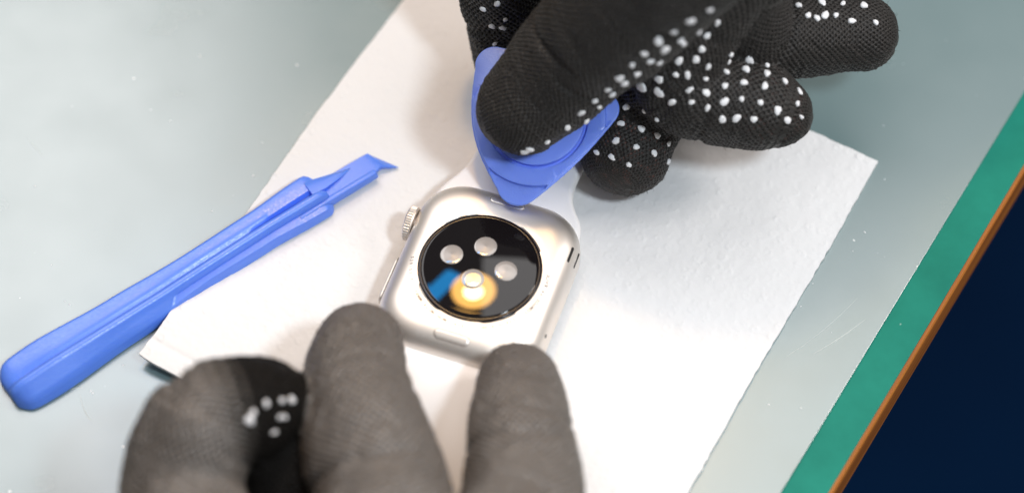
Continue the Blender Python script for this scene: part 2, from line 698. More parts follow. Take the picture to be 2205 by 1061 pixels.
for cy in (15.95, -15.95):
    ro = pill(cy, 3.58, 0.98, 0.03)
    ri = pill(cy, 3.45, 0.84, 0.03)
    v, f = loft([pill(cy, 3.58, 0.98, -0.3), ro, ri, pill(cy, 3.45, 0.84, -0.3)], cap0=False, cap1=False)
    obj('button_gap', v, f, M['slit'], watch, True, 40)
    a = [pill(cy, 3.43, 0.82, -0.3), pill(cy, 3.43, 0.82, 0.03), pill(cy, 3.3, 0.70, 0.10)]
    for s in (0.6, 0.25):
        a.append(pill(cy, 3.3 - 0.7 * (1 - s), 0.70 * s, 0.11))
    v, f = loft(a, cap0=False)
    obj('band_release_button', v, f, M['alu'], watch, True, 50)

# flank openings: two speaker slots and a microphone hole on the rounded right side
def flank_slot(cy, z, ly, wz, name):
    pts_o, pts_i = [], []
    pr = case_profile()
    zs = [p[0] for p in pr]
    xs = [HX - p[1] for p in pr]
    # arc-length parameter down the flank near z
    def surf(dv):
        e = 1e-2
        dx = (np.interp(z + e, zs, xs) - np.interp(z - e, zs, xs)) / (2 * e)
        tl = math.hypot(dx, 1)
        zz = z + dv / tl
        x = float(np.interp(zz, zs, xs))
        nrm = Vector((1, 0, -dx)).normalized()
        return x, zz, nrm
    ro, rm, ri = [], [], []
    for yy, dv in rrect(ly, wz, wz, 8):
        x, zz, nn = surf(dv)
        ro.append((x + nn.x * 0.015, cy + yy, zz + nn.z * 0.015))
    v, f = loft([[(p[0] - 0.4, p[1], p[2] - 0.3) for p in ro], ro], cap0=False)
    obj(name, v, f, M['hole'], watch, True, 30)


flank_slot(9.5, 9.0, 1.75, 0.30, 'speaker_slot')
flank_slot(9.75, 7.0, 1.75, 0.27, 'speaker_slot')
flank_slot(-8.3, 7.4, 0.40, 0.28, 'microphone_hole')

# crown
cr_rings = []
CRS = 120
for x, r, kn in ((0.2, 2.2, 0), (0.2, 3.3, 0), (0.45, 3.5, 0), (0.5, 3.55, 1), (1.55, 3.55, 1), (1.7, 3.45, 1), (1.9, 3.1, 0), (1.95, 2.6, 0), (1.85, 0.6, 0), (1.85, 0.05, 0)):
    rg = []
    for k in range(CRS):
        a = 2 * PI * k / CRS
        rad = r - (0.16 if (kn and k % 3 == 0) else 0)
        rg.append((-x, rad * math.cos(a), rad * math.sin(a)))
    cr_rings.append(rg)
v, f = loft(cr_rings)
obj('crown', v, f, M['alu'], watch, True, 25, (-HX + 0.25, 8.3, 5.0))
v, f = loft([[(-x, r * math.cos(2 * PI * k / 48), r * math.sin(2 * PI * k / 48)) for k in range(48)] for x, r in ((-0.6, 2.0), (0.4, 2.0))])
obj('crown_stem', v, f, M['slit'], watch, True, 40, (-HX + 0.1, 8.3, 5.0))
# side button
sb = []
for d, g in ((-0.3, 0.0), (0.35, 0.0), (0.50, 0.12), (0.55, 0.35)):
    sb.append([(-HX - d, -5.4 + yy, 5.0 + zz) for yy, zz in rrect(5.3 - g, 1.35 - g, 1.3 - g, 8)])
v, f = loft(sb)
obj('side_button', v, f, M['alu'], watch, True, 40)
sb = []
for d in (-0.3, 0.03):
    sb.append([(-HX - d, -5.4 + yy, 5.0 + zz) for yy, zz in rrect(5.55, 1.58, 1.55, 8)])
v, f = loft(sb)
obj('button_gap', v, f, M['hole'], watch, True, 40)


# engraved ring of tiny lettering round the crystal
def lettering(text, r, a0, a1, size):
    V, F = [], []
    dg = bpy.context.evaluated_depsgraph_get()
    chars = [c for c in text]
    n = len(chars)
    for i, ch in enumerate(chars):
        if ch == ' ':
            continue
        cu = bpy.data.curves.new('glyph', 'FONT')
        cu.body = ch
        cu.size = size
        cu.offset = 0.02
        cu.align_x = 'CENTER'
        ob = bpy.data.objects.new('glyph', cu)
        COL.objects.link(ob)
        bpy.context.view_layer.update()
        me = bpy.data.meshes.new_from_object(ob.evaluated_get(bpy.context.evaluated_depsgraph_get()))
        a = math.radians(a0 + (a1 - a0) * i / (n - 1))
        ca, sa = math.cos(a + PI / 2), math.sin(a + PI / 2)
        off = len(V)
        for q in me.vertices:
            x, y = q.co.x, q.co.y
            V.append((r * math.cos(a) + x * ca - y * sa, r * math.sin(a) + x * sa + y * ca, ZT + 0.085))
        for p in me.polygons:
            F.append(tuple(off + k for k in p.vertices))
        bpy.data.meshes.remove(me)
        bpy.data.objects.remove(ob)
        bpy.data.curves.remove(cu)
    return V, F


v, f = lettering('SERIES 3 - 38MM ALUMINUM CASE - ION-X GLASS - COMPOSITE BACK', 13.55, 188, 372, 0.95)
case_bvh = BVHTree.FromPolygons([tuple(q.co / S) for q in case.data.vertices], [tuple(q.vertices) for q in case.data.polygons])
v = [(x, y, (case_bvh.ray_cast(Vector((x, y, 30)), Vector((0, 0, -1)))[0] or Vector((0, 0, ZT))).z + 0.012) for x, y, z in v]
obj('engraved_lettering', v, f, M['print'], watch, False)


# band halves
def band(rows, thick, name, loc_sign):
    """rows: (y, z_top, x_left, x_right) along the strap, local to the watch"""
    ys = [r[0] for r in rows]
    rings = []
    N = 60
    tt = np.linspace(0, len(rows) - 1, N)
    R = np.array(rows, float)
    idx = np.arange(len(rows))

    def cub(col):
        # Catmull-Rom
        out = []
        for t in tt:
            i = min(int(t), len(rows) - 2)
            u = t - i
            p = [R[max(i - 1, 0), col], R[i, col], R[i + 1, col], R[min(i + 2, len(rows) - 1), col]]
            out.append(0.5 * (2 * p[1] + (p[2] - p[0]) * u + (2 * p[0] - 5 * p[1] + 4 * p[2] - p[3]) * u * u + (3 * p[1] - p[0] - 3 * p[2] + p[3]) * u ** 3))
        return out
    Y, Z, L, Rr = cub(0), cub(1), cub(2), cub(3)
    for k in range(N):
        k2, k1 = min(k + 1, N - 1), max(k - 1, 0)
        dy, dz = Y[k2] - Y[k1], Z[k2] - Z[k1]
        ln = math.hypot(dy, dz)
        ny, nz = -dz / ln * (1 if dy > 0 else -1), abs(dy) / ln
        cx, hx = (L[k] + Rr[k]) / 2, (Rr[k] - L[k]) / 2
        rg = []
        for x, d in rrect(hx, thick / 2, thick / 2 * 0.92, 6):
            rg.append((cx + x, Y[k] + ny * (d - thick / 2), Z[k] + nz * (d - thick / 2)))
        rings.append(rg)
    v, f = loft(rings)
    return obj(name, v, f, M['band'], watch, True, 60)


band([(11.5, 6.9, -16.0, 16.0), (16, 7.0, -15.1, 15.1), (18.7, 7.1, -14.1, 14.1), (21, 7.1, -12.9, 12.4), (23.4, 7.0, -11.9, 11.1), (26, 6.8, -11.3, 10.6),
      (29, 6.4, -11, 10.4), (36, 5.2, -10.8, 10.5), (50, 4.4, -10.5, 10.5), (66, 4.6, -10.2, 10.2), (84, 6, -9.8, 9.8)], 2.9, 'upper_band', 1)
band([(-12, 6.9, -15.8, 15.8), (-16, 7.0, -15.1, 15.0), (-18.7, 7.1, -14.0, 13.4), (-20.5, 7.3, -13.3, 12.2), (-22.5, 7.6, -12.6, 10.4), (-26, 8.0, -12.0, 9.4),
      (-31, 8.4, -11.6, 10.4), (-40, 9.0, -11.0, 13), (-52, 10, -10, 15), (-66, 12, -9.5, 16)], 2.6, 'lower_band', -1)

# ------------------------------------------------------------------ opening pick
TIP, TL, TR = Vector((0.2, 1.0, 13.3)), Vector((-5.7, 30.9, 23.0)), Vector((20.9, 17.9, 22.5))


def build_pick():
    nrm = (TR - TIP).cross(TL - TIP).normalized()
    cen = (TIP + TL + TR) / 3
    ex = (TR - TL).normalized()
    ey = nrm.cross(ex).normalized()
    root_rot = Matrix((ex, ey, nrm)).transposed().to_euler()

    def loc(p):
        d = p - cen
        return np.array([d.dot(ex), d.dot(ey)])
    P = [loc(TIP), loc(TR), loc(TL)]
    # outline: rounded triangle with gently bowed sides, sampled by angle about the centre
    rc = [4.4, 3.6, 3.8]
    poly = []
    for i in range(3):
        p = P[i]
        a, b = P[i - 1], P[(i + 1) % 3]
        out = p / np.linalg.norm(p)
        c = p - out * rc[i]
        da, db = (a - p), (b - p)
        na = np.array([da[1], -da[0]]) / np.linalg.norm(da)
        nb = np.array([-db[1], db[0]]) / np.linalg.norm(db)
        na *= np.sign(na @ -(-c)) if na @ c != 0 else 1
        if na @ (p) < 0:
            na = -na
        if nb @ (p) < 0:
            nb = -nb
        t0, t1 = math.atan2(na[1], na[0]), math.atan2(nb[1], nb[0])
        dt = (t1 - t0 + PI) % (2 * PI) - PI
        for k in range(9):
            t = t0 + dt * k / 8
            poly.append(c + rc[i] * np.array([math.cos(t), math.sin(t)]))
        # bowed side towards the next corner
        n = P[(i + 1) % 3]
        nxt_out = n / np.linalg.norm(n)
        cn = n - nxt_out * rc[(i + 1) % 3]
        s0 = poly[-1]
        dn = (p - n)
        nn = np.array([dn[1], -dn[0]]) / np.linalg.norm(dn)
        if nn @ n < 0:
            nn = -nn
        s1 = cn + rc[(i + 1) % 3] * nn
        for k in range(1, 10):
            t = k / 10
            poly.append(s0 + (s1 - s0) * t + nn * (0.7, 1.2, 2.6)[i] * math.sin(PI * t))
    poly = np.array(poly)
    ang = np.unwrap(np.arctan2(poly[:, 1], poly[:, 0]))
    if ang[-1] < ang[0]:
        ang, poly = ang[::-1], poly[::-1]
    rad = np.hypot(poly[:, 0], poly[:, 1])
    NA = 240
    th = np.linspace(0, 2 * PI, NA, endpoint=False)
    o = np.argsort(ang % (2 * PI))
    rho = np.interp(th, (ang % (2 * PI))[o], rad[o], period=2 * PI)
    R1, R2 = 13.6, 9.4
    c1 = np.array([0.0, 0.0])
    spec = [(0.02, 1.62), (0.3, 1.62), (0.55, 1.62), (R2 / R1 - 0.05, 1.66), (R2 / R1 - 0.015, 1.58), (R2 / R1 - 0.004, 0.55), (R2 / R1 + 0.036, 0.55), (R2 / R1 + 0.046, 1.34), (R2 / R1 + 0.07, 1.42), (0.9, 1.40), (0.95, 1.38), (0.975, 1.30), (0.99, 0.60), (1.0, 0.52)]
    rings = []
    ell = 1.0
    for fr, z in spec:
        rg = []
        for t, r in zip(th, rho):
            rr = min(fr * R1, r - 0.55)
            zz = z if fr * R1 <= r - 0.55 else min(z, 1.36)
            if fr >= 0.98 and fr * R1 > r - 0.55:
                rr = r - 0.55 + (0.18 if fr >= 1 else 0.08)
                zz = 1.22 if fr < 1 else 1.0
            rg.append((rr * math.cos(t), rr * math.sin(t), zz))
        rings.append(rg)
    # flat thin corners, then a rounded rim and the underside
    def at_off(off, z, zt=None):
        return [((r - off) * math.cos(t), (r - off) * math.sin(t), z) for t, r in zip(th, rho)]
    rings.append([(max(min(R1 + 0.3, r - 0.3), r - 0.3) * math.cos(t), max(min(R1 + 0.3, r - 0.3), r - 0.3) * math.sin(t), 0.72) for t, r in zip(th, rho)])
    rings += [at_off(0.12, 0.66), at_off(0.0, 0.5), at_off(0.0, 0.25), at_off(0.15, 0.05), at_off(0.6, 0.0)]
    rings.append([(0.05 * math.cos(t), 0.05 * math.sin(t), 0.0) for t in th])
    v, f = loft(rings)
    o = obj('opening_pick', v, f, M['blue_pick'], None, True, 40)
    o.location = cen * S
    o.rotation_euler = root_rot
    return tag(o, 'blue plastic opening pick held by the gloved thumb against the watch', 'pick')


pick = build_pick()

# ------------------------------------------------------------------ pry tool
SD = math.atan2(0.613, 0.79)


def build_spudger():
    # local: x along the tool from the butt, y across (far side positive), z up
    root = empty('pry_tool', (-97.6 * 0.79 + 30.6 * -0.613, -97.6 * 0.613 + 30.6 * 0.79 + 1.6, 0), SD)
    tag(root, 'long blue plastic pry tool lying across the mat and the paper towel', 'pry tool')
    up = [(0, 5.0), (2, 5.6), (8, 5.8), (26, 4.9), (45, 4.2), (58, 4.3), (70, 5.0), (73, 5.1)]
    lo = [(0, -4.9), (2, -5.6), (8, -5.8), (26, -4.9), (45, -4.1), (58, -4.3), (70, -5.0), (74, -5.2)]
    hz = [(0, 4.4), (10, 4.9), (40, 4.6), (60, 4.3), (74, 4.0)]
    base = [(0, 0.75), (35, 0.8), (45, 1.3), (60, 1.75), (74, 1.9)]
    xs = [0.05, 0.25, 0.6, 1.2, 2.0, 3.2] + list(np.linspace(4.5, 66, 42)) + [68, 70, 71.2, 72.2, 72.9, 73.3, 73.5]
    rings = []
    for x in xs:
        U, L, H, B = sinterp(x, up), sinterp(x, lo), interp(x, hz), interp(x, base)
        e = 1.0
        if x < 4:
            e = math.sqrt(max(0.0, 1 - ((4 - x) / 4) ** 2)) * 0.45 + 0.55
        zt = 1.0
        if x < 3:
            zt = 0.55 + 0.45 * math.sqrt(max(0, 1 - ((3 - x) / 3) ** 2))
        if x > 71.5:
            k = (x - 71.5) / 2.0
            e *= 1 - 0.28 * k ** 2.2
            zt = 1 - 0.30 * k ** 2
        g = interp(x, [(0, 0.25), (6, 0.5), (30, 0.75), (55, 1.0), (64, 1.7), (73, 2.0)])   # groove depth
        gw = interp(x, [(0, .55), (60, .55), (73, 0.8)])
        U, L = U * e, L * e
        fk = sinterp(x, [(14, 0.0), (42, 1.0)])   # near flange flattens towards the shoulder
        H = H * zt
        gy = 0.3 * U / 5
        q = [(U, B), (U, B + (H - 1.0) * 0.55), (U - 0.15, B + (H - 1.0) * 0.80), (U - 0.6, B + (H - 1.0) * 0.95), (U - 1.1, B + H - 1.0),
             (gy + gw + 1.0, B + H - 1.35), (gy + gw + 0.1, B + H - 1.45), (gy + gw * 0.3, B + H - 1.3 - g), (gy - gw * 0.5, B + H - 1.3 - g),
             (gy - gw - 0.2, B + H - 0.55), (gy - gw - 0.55, B + H - 0.12), (gy - gw - 1.0, B + H), (gy - gw - 1.5, B + H - 0.12), (gy - gw - 1.9, B + H - 0.5),
             (gy - gw - 2.15 + (L * 0.72 - (gy - gw - 2.15)) * (1 - fk), B + H - 2.1 + 0.35 * fk), (L + 0.55, (B + (H - 1.0) * 0.45) * (1 - fk) + (B + H - 2.0) * fk), (L + 0.5 - 0.25 * fk, B + (H - 1.0) * 0.38), (L + 0.1, B + (H - 1.0) * 0.22), (L, B)]
        rings.append([(x, y, z) for y, z in q])
    v, f = loft([r[::-1] for r in rings])
    v = v[:]
    obj('handle', v, f, M['blue_tool'], root, True, 62)
    # neck and flat blade, ending in a slanted chisel edge with a hooked corner
    pl = []
    for xf, xn, yu, yl, zb, zt in ((62, 62, 0.8, -2.9, 2.2, 3.3), (70, 70, 1.4, -3.1, 2.2, 3.3), (74, 74, 2.1, -3.2, 2.2, 3.3), (77, 77, 2.3, -3.4, 2.3, 3.3), (81, 81, 2.2, -3.5, 2.4, 3.3),
                                   (84.3, 84.1, 2.1, -3.55, 2.4, 3.25), (85.0, 84.9, 2.08, -2.65, 2.35, 3.2), (85.8, 86.1, 2.05, -2.35, 2.3, 3.15), (86.05, 86.9, 2.05, -2.7, 2.15, 3.0), (86.6, 89.3, 2.0, -4.0, 1.85, 1.95)):
        xm, ym = xf * 0.5 + xn * 0.5, (yu + yl) / 2
        q = [(xf, yu, zb), (xf, yu, zt - 0.12), (xf, yu - 0.12, zt), (xm, ym, zt), (xn, yl + 0.12, zt), (xn, yl, zt - 0.12), (xn, yl, zb), (xm, ym, zb)]
        pl.append(q)
    v, f = loft([r[::-1] for r in pl])
    obj('blade', v, f, M['blue_tool'], root, True, 30)
    rl = []
    for x, k in ((66, 1.0), (74, 1.0), (80, 0.95), (83.6, 0.9), (84.3, 0.75), (84.5, 0.45)):
        y0 = -3.62 if x > 78 else -3.5
        zt = 3.25 + 1.05 * k
        q = [(y0, 2.3), (y0, zt - 0.4), (y0 + 0.15, zt - 0.12), (y0 + 0.45, zt), (y0 + 0.95, zt), (y0 + 1.2, zt - 0.15), (y0 + 1.3, zt - 0.45), (y0 + 1.3, 2.6)]
        rl.append([(x, y, z) for y, z in q])
    v, f = loft([r[::-1] for r in rl])
    obj('rail', v, f, M['blue_tool'], root, True, 38)
    # wedge rib running onto the blade
    wd = []
    for x, y0, y1, z in ((71, 3.6, -0.2, 4.9), (74, 2.9, -0.3, 4.5), (78, 2.0, 0.2, 4.0), (81.5, 1.15, 0.95, 3.2)):
        wd.append([(x, y0, 2.4), (x, y0 - 0.1, z - 0.45), (x, y0 - 0.45, z - 0.15), (x, (y0 + y1) / 2, z), (x, y1, z - 0.3), (x, y1, 2.4)])
    v, f = loft([r[::-1] for r in wd])
    obj('rib', v, f, M['blue_tool'], root, True, 38)
    return root


spudger = build_spudger()


# ------------------------------------------------------------------ knitted gloves
def catmull(ch, step=1.1):
    P = np.array(ch, float)
    out = []
    n = len(P)
    for i in range(n - 1):
        p0, p1, p2, p3 = P[max(i - 1, 0)], P[i], P[i + 1], P[min(i + 2, n - 1)]
        m = max(2, int(np.linalg.norm(p2[:3] - p1[:3]) / step))
        for k in range(m):
            u = k / m
            out.append(0.5 * (2 * p1 + (p2 - p0) * u + (2 * p0 - 5 * p1 + 4 * p2 - p3) * u * u + (3 * p1 - p0 - 3 * p2 + p3) * u ** 3))
    out.append(P[-1])
    return np.array(out)


def seg_dist(X, A, pad=2.5):
    """distance minus radius to the tapered chain A (only near it), closest segment and its parameter"""
    best = np.full(len(X), 1e9)
    bi = np.zeros(len(X), np.int32)
    bt = np.zeros(len(X))
    for i in range(len(A) - 1):
        a, b = A[i, :3], A[i + 1, :3]
        r = max(A[i, 3], A[i + 1, 3]) + pad
        lo, hi = np.minimum(a, b) - r, np.maximum(a, b) + r
        m = np.flatnonzero((X[:, 0] > lo[0]) & (X[:, 0] < hi[0]) & (X[:, 1] > lo[1]) & (X[:, 1] < hi[1]) & (X[:, 2] > lo[2]) & (X[:, 2] < hi[2]))
        if not len(m):
            continue
        d = b - a
        t = np.clip(((X[m] - a) @ d) / (d @ d), 0, 1)
        q = X[m] - (a + t[:, None] * d)
        dist = np.sqrt((q * q).sum(1)) - (A[i, 3] + t * (A[i + 1, 3] - A[i, 3]))
        k = dist < best[m]
        m = m[k]
        best[m] = dist[k]
        bi[m] = i
        bt[m] = t[k]
    return best, bi, bt


def grid_dist(ax, A, shape, pad=5.0):
    """the same distance on a grid, filled only around each segment"""
    out = np.full(shape, 50.0)
    for i in range(len(A) - 1):
        a, b = A[i, :3], A[i + 1, :3]
        r = max(A[i, 3], A[i + 1, 3]) + pad
        lo, hi = np.minimum(a, b) - r, np.maximum(a, b) + r
        sl = tuple(slice(int(np.searchsorted(ax[k], lo[k])), int(np.searchsorted(ax[k], hi[k]))) for k in range(3))
        gx, gy, gz = np.meshgrid(*[ax[k][sl[k]] for k in range(3)], indexing='ij')
        d = b - a
        t = np.clip(((gx - a[0]) * d[0] + (gy - a[1]) * d[1] + (gz - a[2]) * d[2]) / (d @ d), 0, 1)
        q = np.sqrt((gx - a[0] - t * d[0]) ** 2 + (gy - a[1] - t * d[1]) ** 2 + (gz - a[2] - t * d[2]) ** 2)
        q -= A[i, 3] + t * (A[i + 1, 3] - A[i, 3])
        out[sl] = np.minimum(out[sl], q)
    return out


def surface_nets(fld, org, h):
    """quads through the zero level of fld (negative inside)"""
    nx, ny, nz = fld.shape
    ins = fld < 0
    c = np.zeros((nx - 1, ny - 1, nz - 1), np.int8)
    offs = [(i, j, k) for i in (0, 1) for j in (0, 1) for k in (0, 1)]
    for i, j, k in offs:
        c += ins[i:nx - 1 + i, j:ny - 1 + j, k:nz - 1 + k]
    act = (c > 0) & (c < 8)
    cells = np.argwhere(act)
    vid = -np.ones(act.shape, np.int64)
    vid[act] = np.arange(len(cells))
    vals = np.stack([fld[cells[:, 0] + i, cells[:, 1] + j, cells[:, 2] + k] for i, j, k in offs], 1)
    O = np.array(offs, float)
    pos = np.zeros((len(cells), 3))
    cnt = np.zeros(len(cells))
    for a in range(8):
        for b in range(a + 1, 8):
            if np.abs(O[a] - O[b]).sum() != 1:
                continue
            fa, fb = vals[:, a], vals[:, b]
            m = (fa < 0) != (fb < 0)
            t = fa[m] / (fa[m] - fb[m])
            pos[m] += O[a] + t[:, None] * (O[b] - O[a])
            cnt[m] += 1
    V = (cells + pos / cnt[:, None]) * h + org
    Q = []
    for ax in range(3):
        b, c2 = [(1, 2), (2, 0), (0, 1)][ax]
        sl0 = [slice(None)] * 3
        sl1 = [slice(None)] * 3
        sl0[ax] = slice(0, -1)
        sl1[ax] = slice(1, None)
        s0, s1 = ins[tuple(sl0)], ins[tuple(sl1)]
        E = np.argwhere(s0 != s1)
        E = E[(E[:, b] > 0) & (E[:, c2] > 0) & (E[:, b] < fld.shape[b] - 1) & (E[:, c2] < fld.shape[c2] - 1)]
        flip = s0[tuple(E.T)]
        eb, ec = np.eye(3, dtype=int)[b], np.eye(3, dtype=int)[c2]
        g = lambda e: vid[e[:, 0], e[:, 1], e[:, 2]]
        q = np.stack([g(E - eb - ec), g(E - ec), g(E), g(E - eb)], 1)
        q[~flip] = q[~flip][:, ::-1]
        Q.append(q)
    return V, np.concatenate(Q)


def frames(A):
    T = np.gradient(A[:, :3], axis=0)
    T /= np.linalg.norm(T, axis=1)[:, None]
    n = np.cross(T[0], [0.3, 0.2, 1.0])
    n /= np.linalg.norm(n)
    N = [n]
    for i in range(1, len(A)):
        n = n - T[i] * (n @ T[i])
        n /= np.linalg.norm(n)
        N.append(n)
    N = np.array(N)
    return T, N, np.cross(T, N)


GLOVE_BVH = {}


def glove(name, chains, mat, blend, label, origin, skin, lit_mask=False, h=0.92, amp=0.34, gauge=(1.06, 0.72)):
    CH = [catmull(c) for c in chains]
    allp = np.concatenate([c[:, :3] for c in CH])
    rm = max(c[:, 3].max() for c in CH) + 3
    lo, hi = allp.min(0) - rm, allp.max(0) + rm
    dims = np.ceil((hi - lo) / h).astype(int) + 1
    ax = [lo[k] + h * np.arange(dims[k]) for k in range(3)]
    fld = np.full(tuple(dims), 50.0)
    for c in CH:
        d = grid_dist(ax, c, tuple(dims))
        hh = np.clip(0.5 + 0.5 * (fld - d) / blend, 0, 1)
        fld = fld * (1 - hh) + d * hh - blend * hh * (1 - hh)
    V, Q = surface_nets(fld, lo, h)
    # cloth slackness: broad soft folds
    me = bpy.data.meshes.new('tmp')
    me.from_pydata(V.tolist(), [], Q.tolist())
    ob = bpy.data.objects.new('tmp', me)
    COL.objects.link(ob)
    md = ob.modifiers.new('s', 'SUBSURF')
    md.levels = 2
    md.render_levels = 2
    bpy.context.view_layer.update()
    ev = ob.evaluated_get(bpy.context.evaluated_depsgraph_get())
    m2 = ev.to_mesh()
    nv = len(m2.vertices)
    P = np.empty(nv * 3)
    m2.vertices.foreach_get('co', P)
    P = P.reshape(-1, 3)
    Nn = np.empty(nv * 3)
    m2.vertex_normals.foreach_get('vector', Nn)
    Nn = Nn.reshape(-1, 3)
    F = np.empty(len(m2.loops), np.int32)
    m2.loops.foreach_get('vertex_index', F)
    F = F.reshape(-1, 4)
    ev.to_mesh_clear()
    bpy.data.objects.remove(ob)
    bpy.data.meshes.remove(me)
    # knit coordinates from the nearest finger
    bestd = np.full(nv, 1e9)
    U = np.zeros(nv)
    W = np.zeros(nv)
    FD = np.ones(nv)
    SK = np.zeros(nv)
    SS = np.zeros(nv)
    TH = np.zeros(nv)
    LIT = np.ones(nv)
    for ci, c in enumerate(CH):
        d, bi, bt = seg_dist(P, c)
        T, N, B = frames(c)
        arc = np.concatenate([[0], np.cumsum(np.linalg.norm(np.diff(c[:, :3], axis=0), axis=1))])
        m = d < bestd
        bestd[m] = d[m]
        bi, bt, p = bi[m], bt[m], P[m]
        ctr = c[bi, :3] + bt[:, None] * (c[bi + 1, :3] - c[bi, :3])
        q = p - ctr
        nn, bb, tt = N[bi], B[bi], T[bi]
        th = np.arctan2((q * bb).sum(1), (q * nn).sum(1))
        s = arc[bi] + bt * (arc[bi + 1] - arc[bi])
        tl = tt + bt[:, None] * (T[np.minimum(bi + 1, len(c) - 1)] - tt)
        tl /= np.linalg.norm(tl, axis=1)[:, None]
        axial = (q * tl).sum(1)
        rad = np.sqrt(np.maximum((q * q).sum(1) - axial ** 2, 1e-6))
        cap = (bi == 0) & (bt <= 0)
        s = np.where(cap, -np.arctan2(-axial, rad) * c[0, 3], s + np.clip(axial, -3, 3))
        rbar = c[:4, 3].mean()
        nw = 2 * round(2 * PI * rbar / gauge[0])
        U[m] = th * nw / (2 * PI)
        W[m] = s / gauge[1]
        SS[m] = s
        TH[m] = th + ci * 1.3
        wid = rad * 2 * PI / nw
        FD[m] = np.clip((wid - 0.16) / 0.22, 0.25, 1)
        LIT[m] = np.clip((s - 31) / 4, 0, 1) if (ci == 0 and lit_mask) else 1.0  # painted light fades in past the curled fingertip, which stays black
        SK[m] = skin[ci] * np.clip(1 - s / 16, 0, 1)
    wob = (vnoise2(P[:, 0] / 1.7 + P[:, 2] / 3.1, P[:, 1] / 1.7 - P[:, 2] / 2.3, 11) - .5)
    wob2 = (vnoise2(P[:, 0] / 1.3 - P[:, 2] / 2.1, P[:, 1] / 1.5 + P[:, 2] / 1.9, 12) - .5)
    UU, WW = U + wob * 0.35, W + wob2 * 0.3
    fpat = np.cos(PI * UU) * np.cos(PI * WW)
    hole = np.clip((fpat - 0.12) / 0.7, 0, 1)
    hole = hole * hole * (3 - 2 * hole)
    ridge = np.clip((-fpat - 0.1) / 0.9, 0, 1)
    lump = (vnoise2(P[:, 0] / 0.8 + P[:, 2] / 0.9, P[:, 1] / 0.8 - P[:, 2], 13) - .5)
    slack = (vnoise2(P[:, 0] / 9 + P[:, 2] / 8, P[:, 1] / 9 - P[:, 2] / 10, 14) - .5) * 1.1 + (vnoise2(P[:, 0] / 4 + P[:, 2] / 5, P[:, 1] / 4 - P[:, 2] / 4, 15) - .5) * 0.45
    # creases across the finger at its joints
    fold = np.zeros(nv)
    for s0, a0, w0 in ((15.5, 0.55, 0.9), (18.2, 0.75, 1.1), (21.0, 0.5, 1.0), (36, 0.7, 1.3), (39.5, 0.6, 1.2)):
        ss = SS + 1.2 * np.sin(TH * 2 + s0)
        fold -= a0 * np.exp(-((ss - s0) / w0) ** 2) * np.clip(np.sin(TH + s0 * 0.9) + 0.35, 0, 1)
    slack = slack + fold
    disp = slack + FD * (amp * (0.30 * ridge - hole)) + lump * 0.26
    P2 = P + Nn * disp[:, None]
    og = np.array(origin, float)
    o = obj(name, P2 - og, F, mat, None, True, None, origin)
    at = o.data.attributes.new('skin', 'FLOAT', 'POINT')
    at.data.foreach_set('value', (np.clip(hole * 1.6 - 0.5, 0, 1) * SK).astype(np.float32))
    if lit_mask:
        at = o.data.attributes.new('lit_mask', 'FLOAT', 'POINT')
        at.data.foreach_set('value', LIT.astype(np.float32))
    at = o.data.attributes.new('stitch', 'FLOAT_VECTOR', 'POINT')
    at.data.foreach_set('vector', np.stack([UU, WW, np.zeros(nv)], 1).astype(np.float32).ravel())
    tag(o, label, 'glove', 'black knitted work gloves with white grip dots')
    GLOVE_BVH[o.name] = (o, BVHTree.FromPolygons((P + Nn * slack[:, None]).tolist(), F.tolist()))
    return o


RIGHT = [
    # thumb, tip first
    [(2.1, 13.9, 28.0, 9.4), (7.2, 17.4, 32.0, 10.5), (12.4, 19.3, 38.0, 11.5), (18.1, 20.9, 46.0, 12.8), (24.3, 22.6, 55.0, 13.8), (35.5, 27.0, 68.0, 14.5), (48, 40, 76, 15)],
    # index, behind the pick
    [(1.6, 28.8, 12.0, 7.4), (0.2, 35.8, 13.5, 7.8), (-0.4, 40.6, 18.0, 8.4), (-1.3, 43.7, 26.0, 9.0), (-0.7, 47.0, 38.0, 10.0), (8.7, 52.6, 52.0, 12.0), (30, 56, 66, 14)],
    # middle
    [(22.4, 15.0, 11.5, 9.1), (24.8, 20.0, 12.5, 9.0), (27.7, 22.8, 18.0, 8.6), (30.3, 23.6, 30.0, 8.8), (33.3, 29.0, 42.0, 10.0), (36.3, 38.0, 54.0, 12.0), (40, 50, 66, 14)],
    # ring
    [(51.3, 15.3, 24.0, 6.6), (46.9, 16.4, 25.0, 8.5), (41.1, 17.5, 26.0, 8.9), (33.7, 17.3, 28.0, 8.4), (31.3, 19.9, 32.0, 8.0), (35.0, 24.4, 40.0, 8.6), (39.8, 31.4, 50.0, 11.0), (44, 44, 64, 14)],
    # little
    [(68.3, 33.1, 26.0, 7.5), (62.6, 32.6, 27.0, 8.2), (55.0, 30.9, 29.0, 8.5), (47.4, 29.5, 33.0, 8.6), (43.0, 31.0, 42.0, 9.2), (44.0, 36, 52.0, 12.0), (50, 50, 66, 14)],
    # palm and wrist
    [(30, 52, 66, 14), (46, 50, 72, 17), (60, 66, 82, 18), (76, 90, 98, 19)],
]
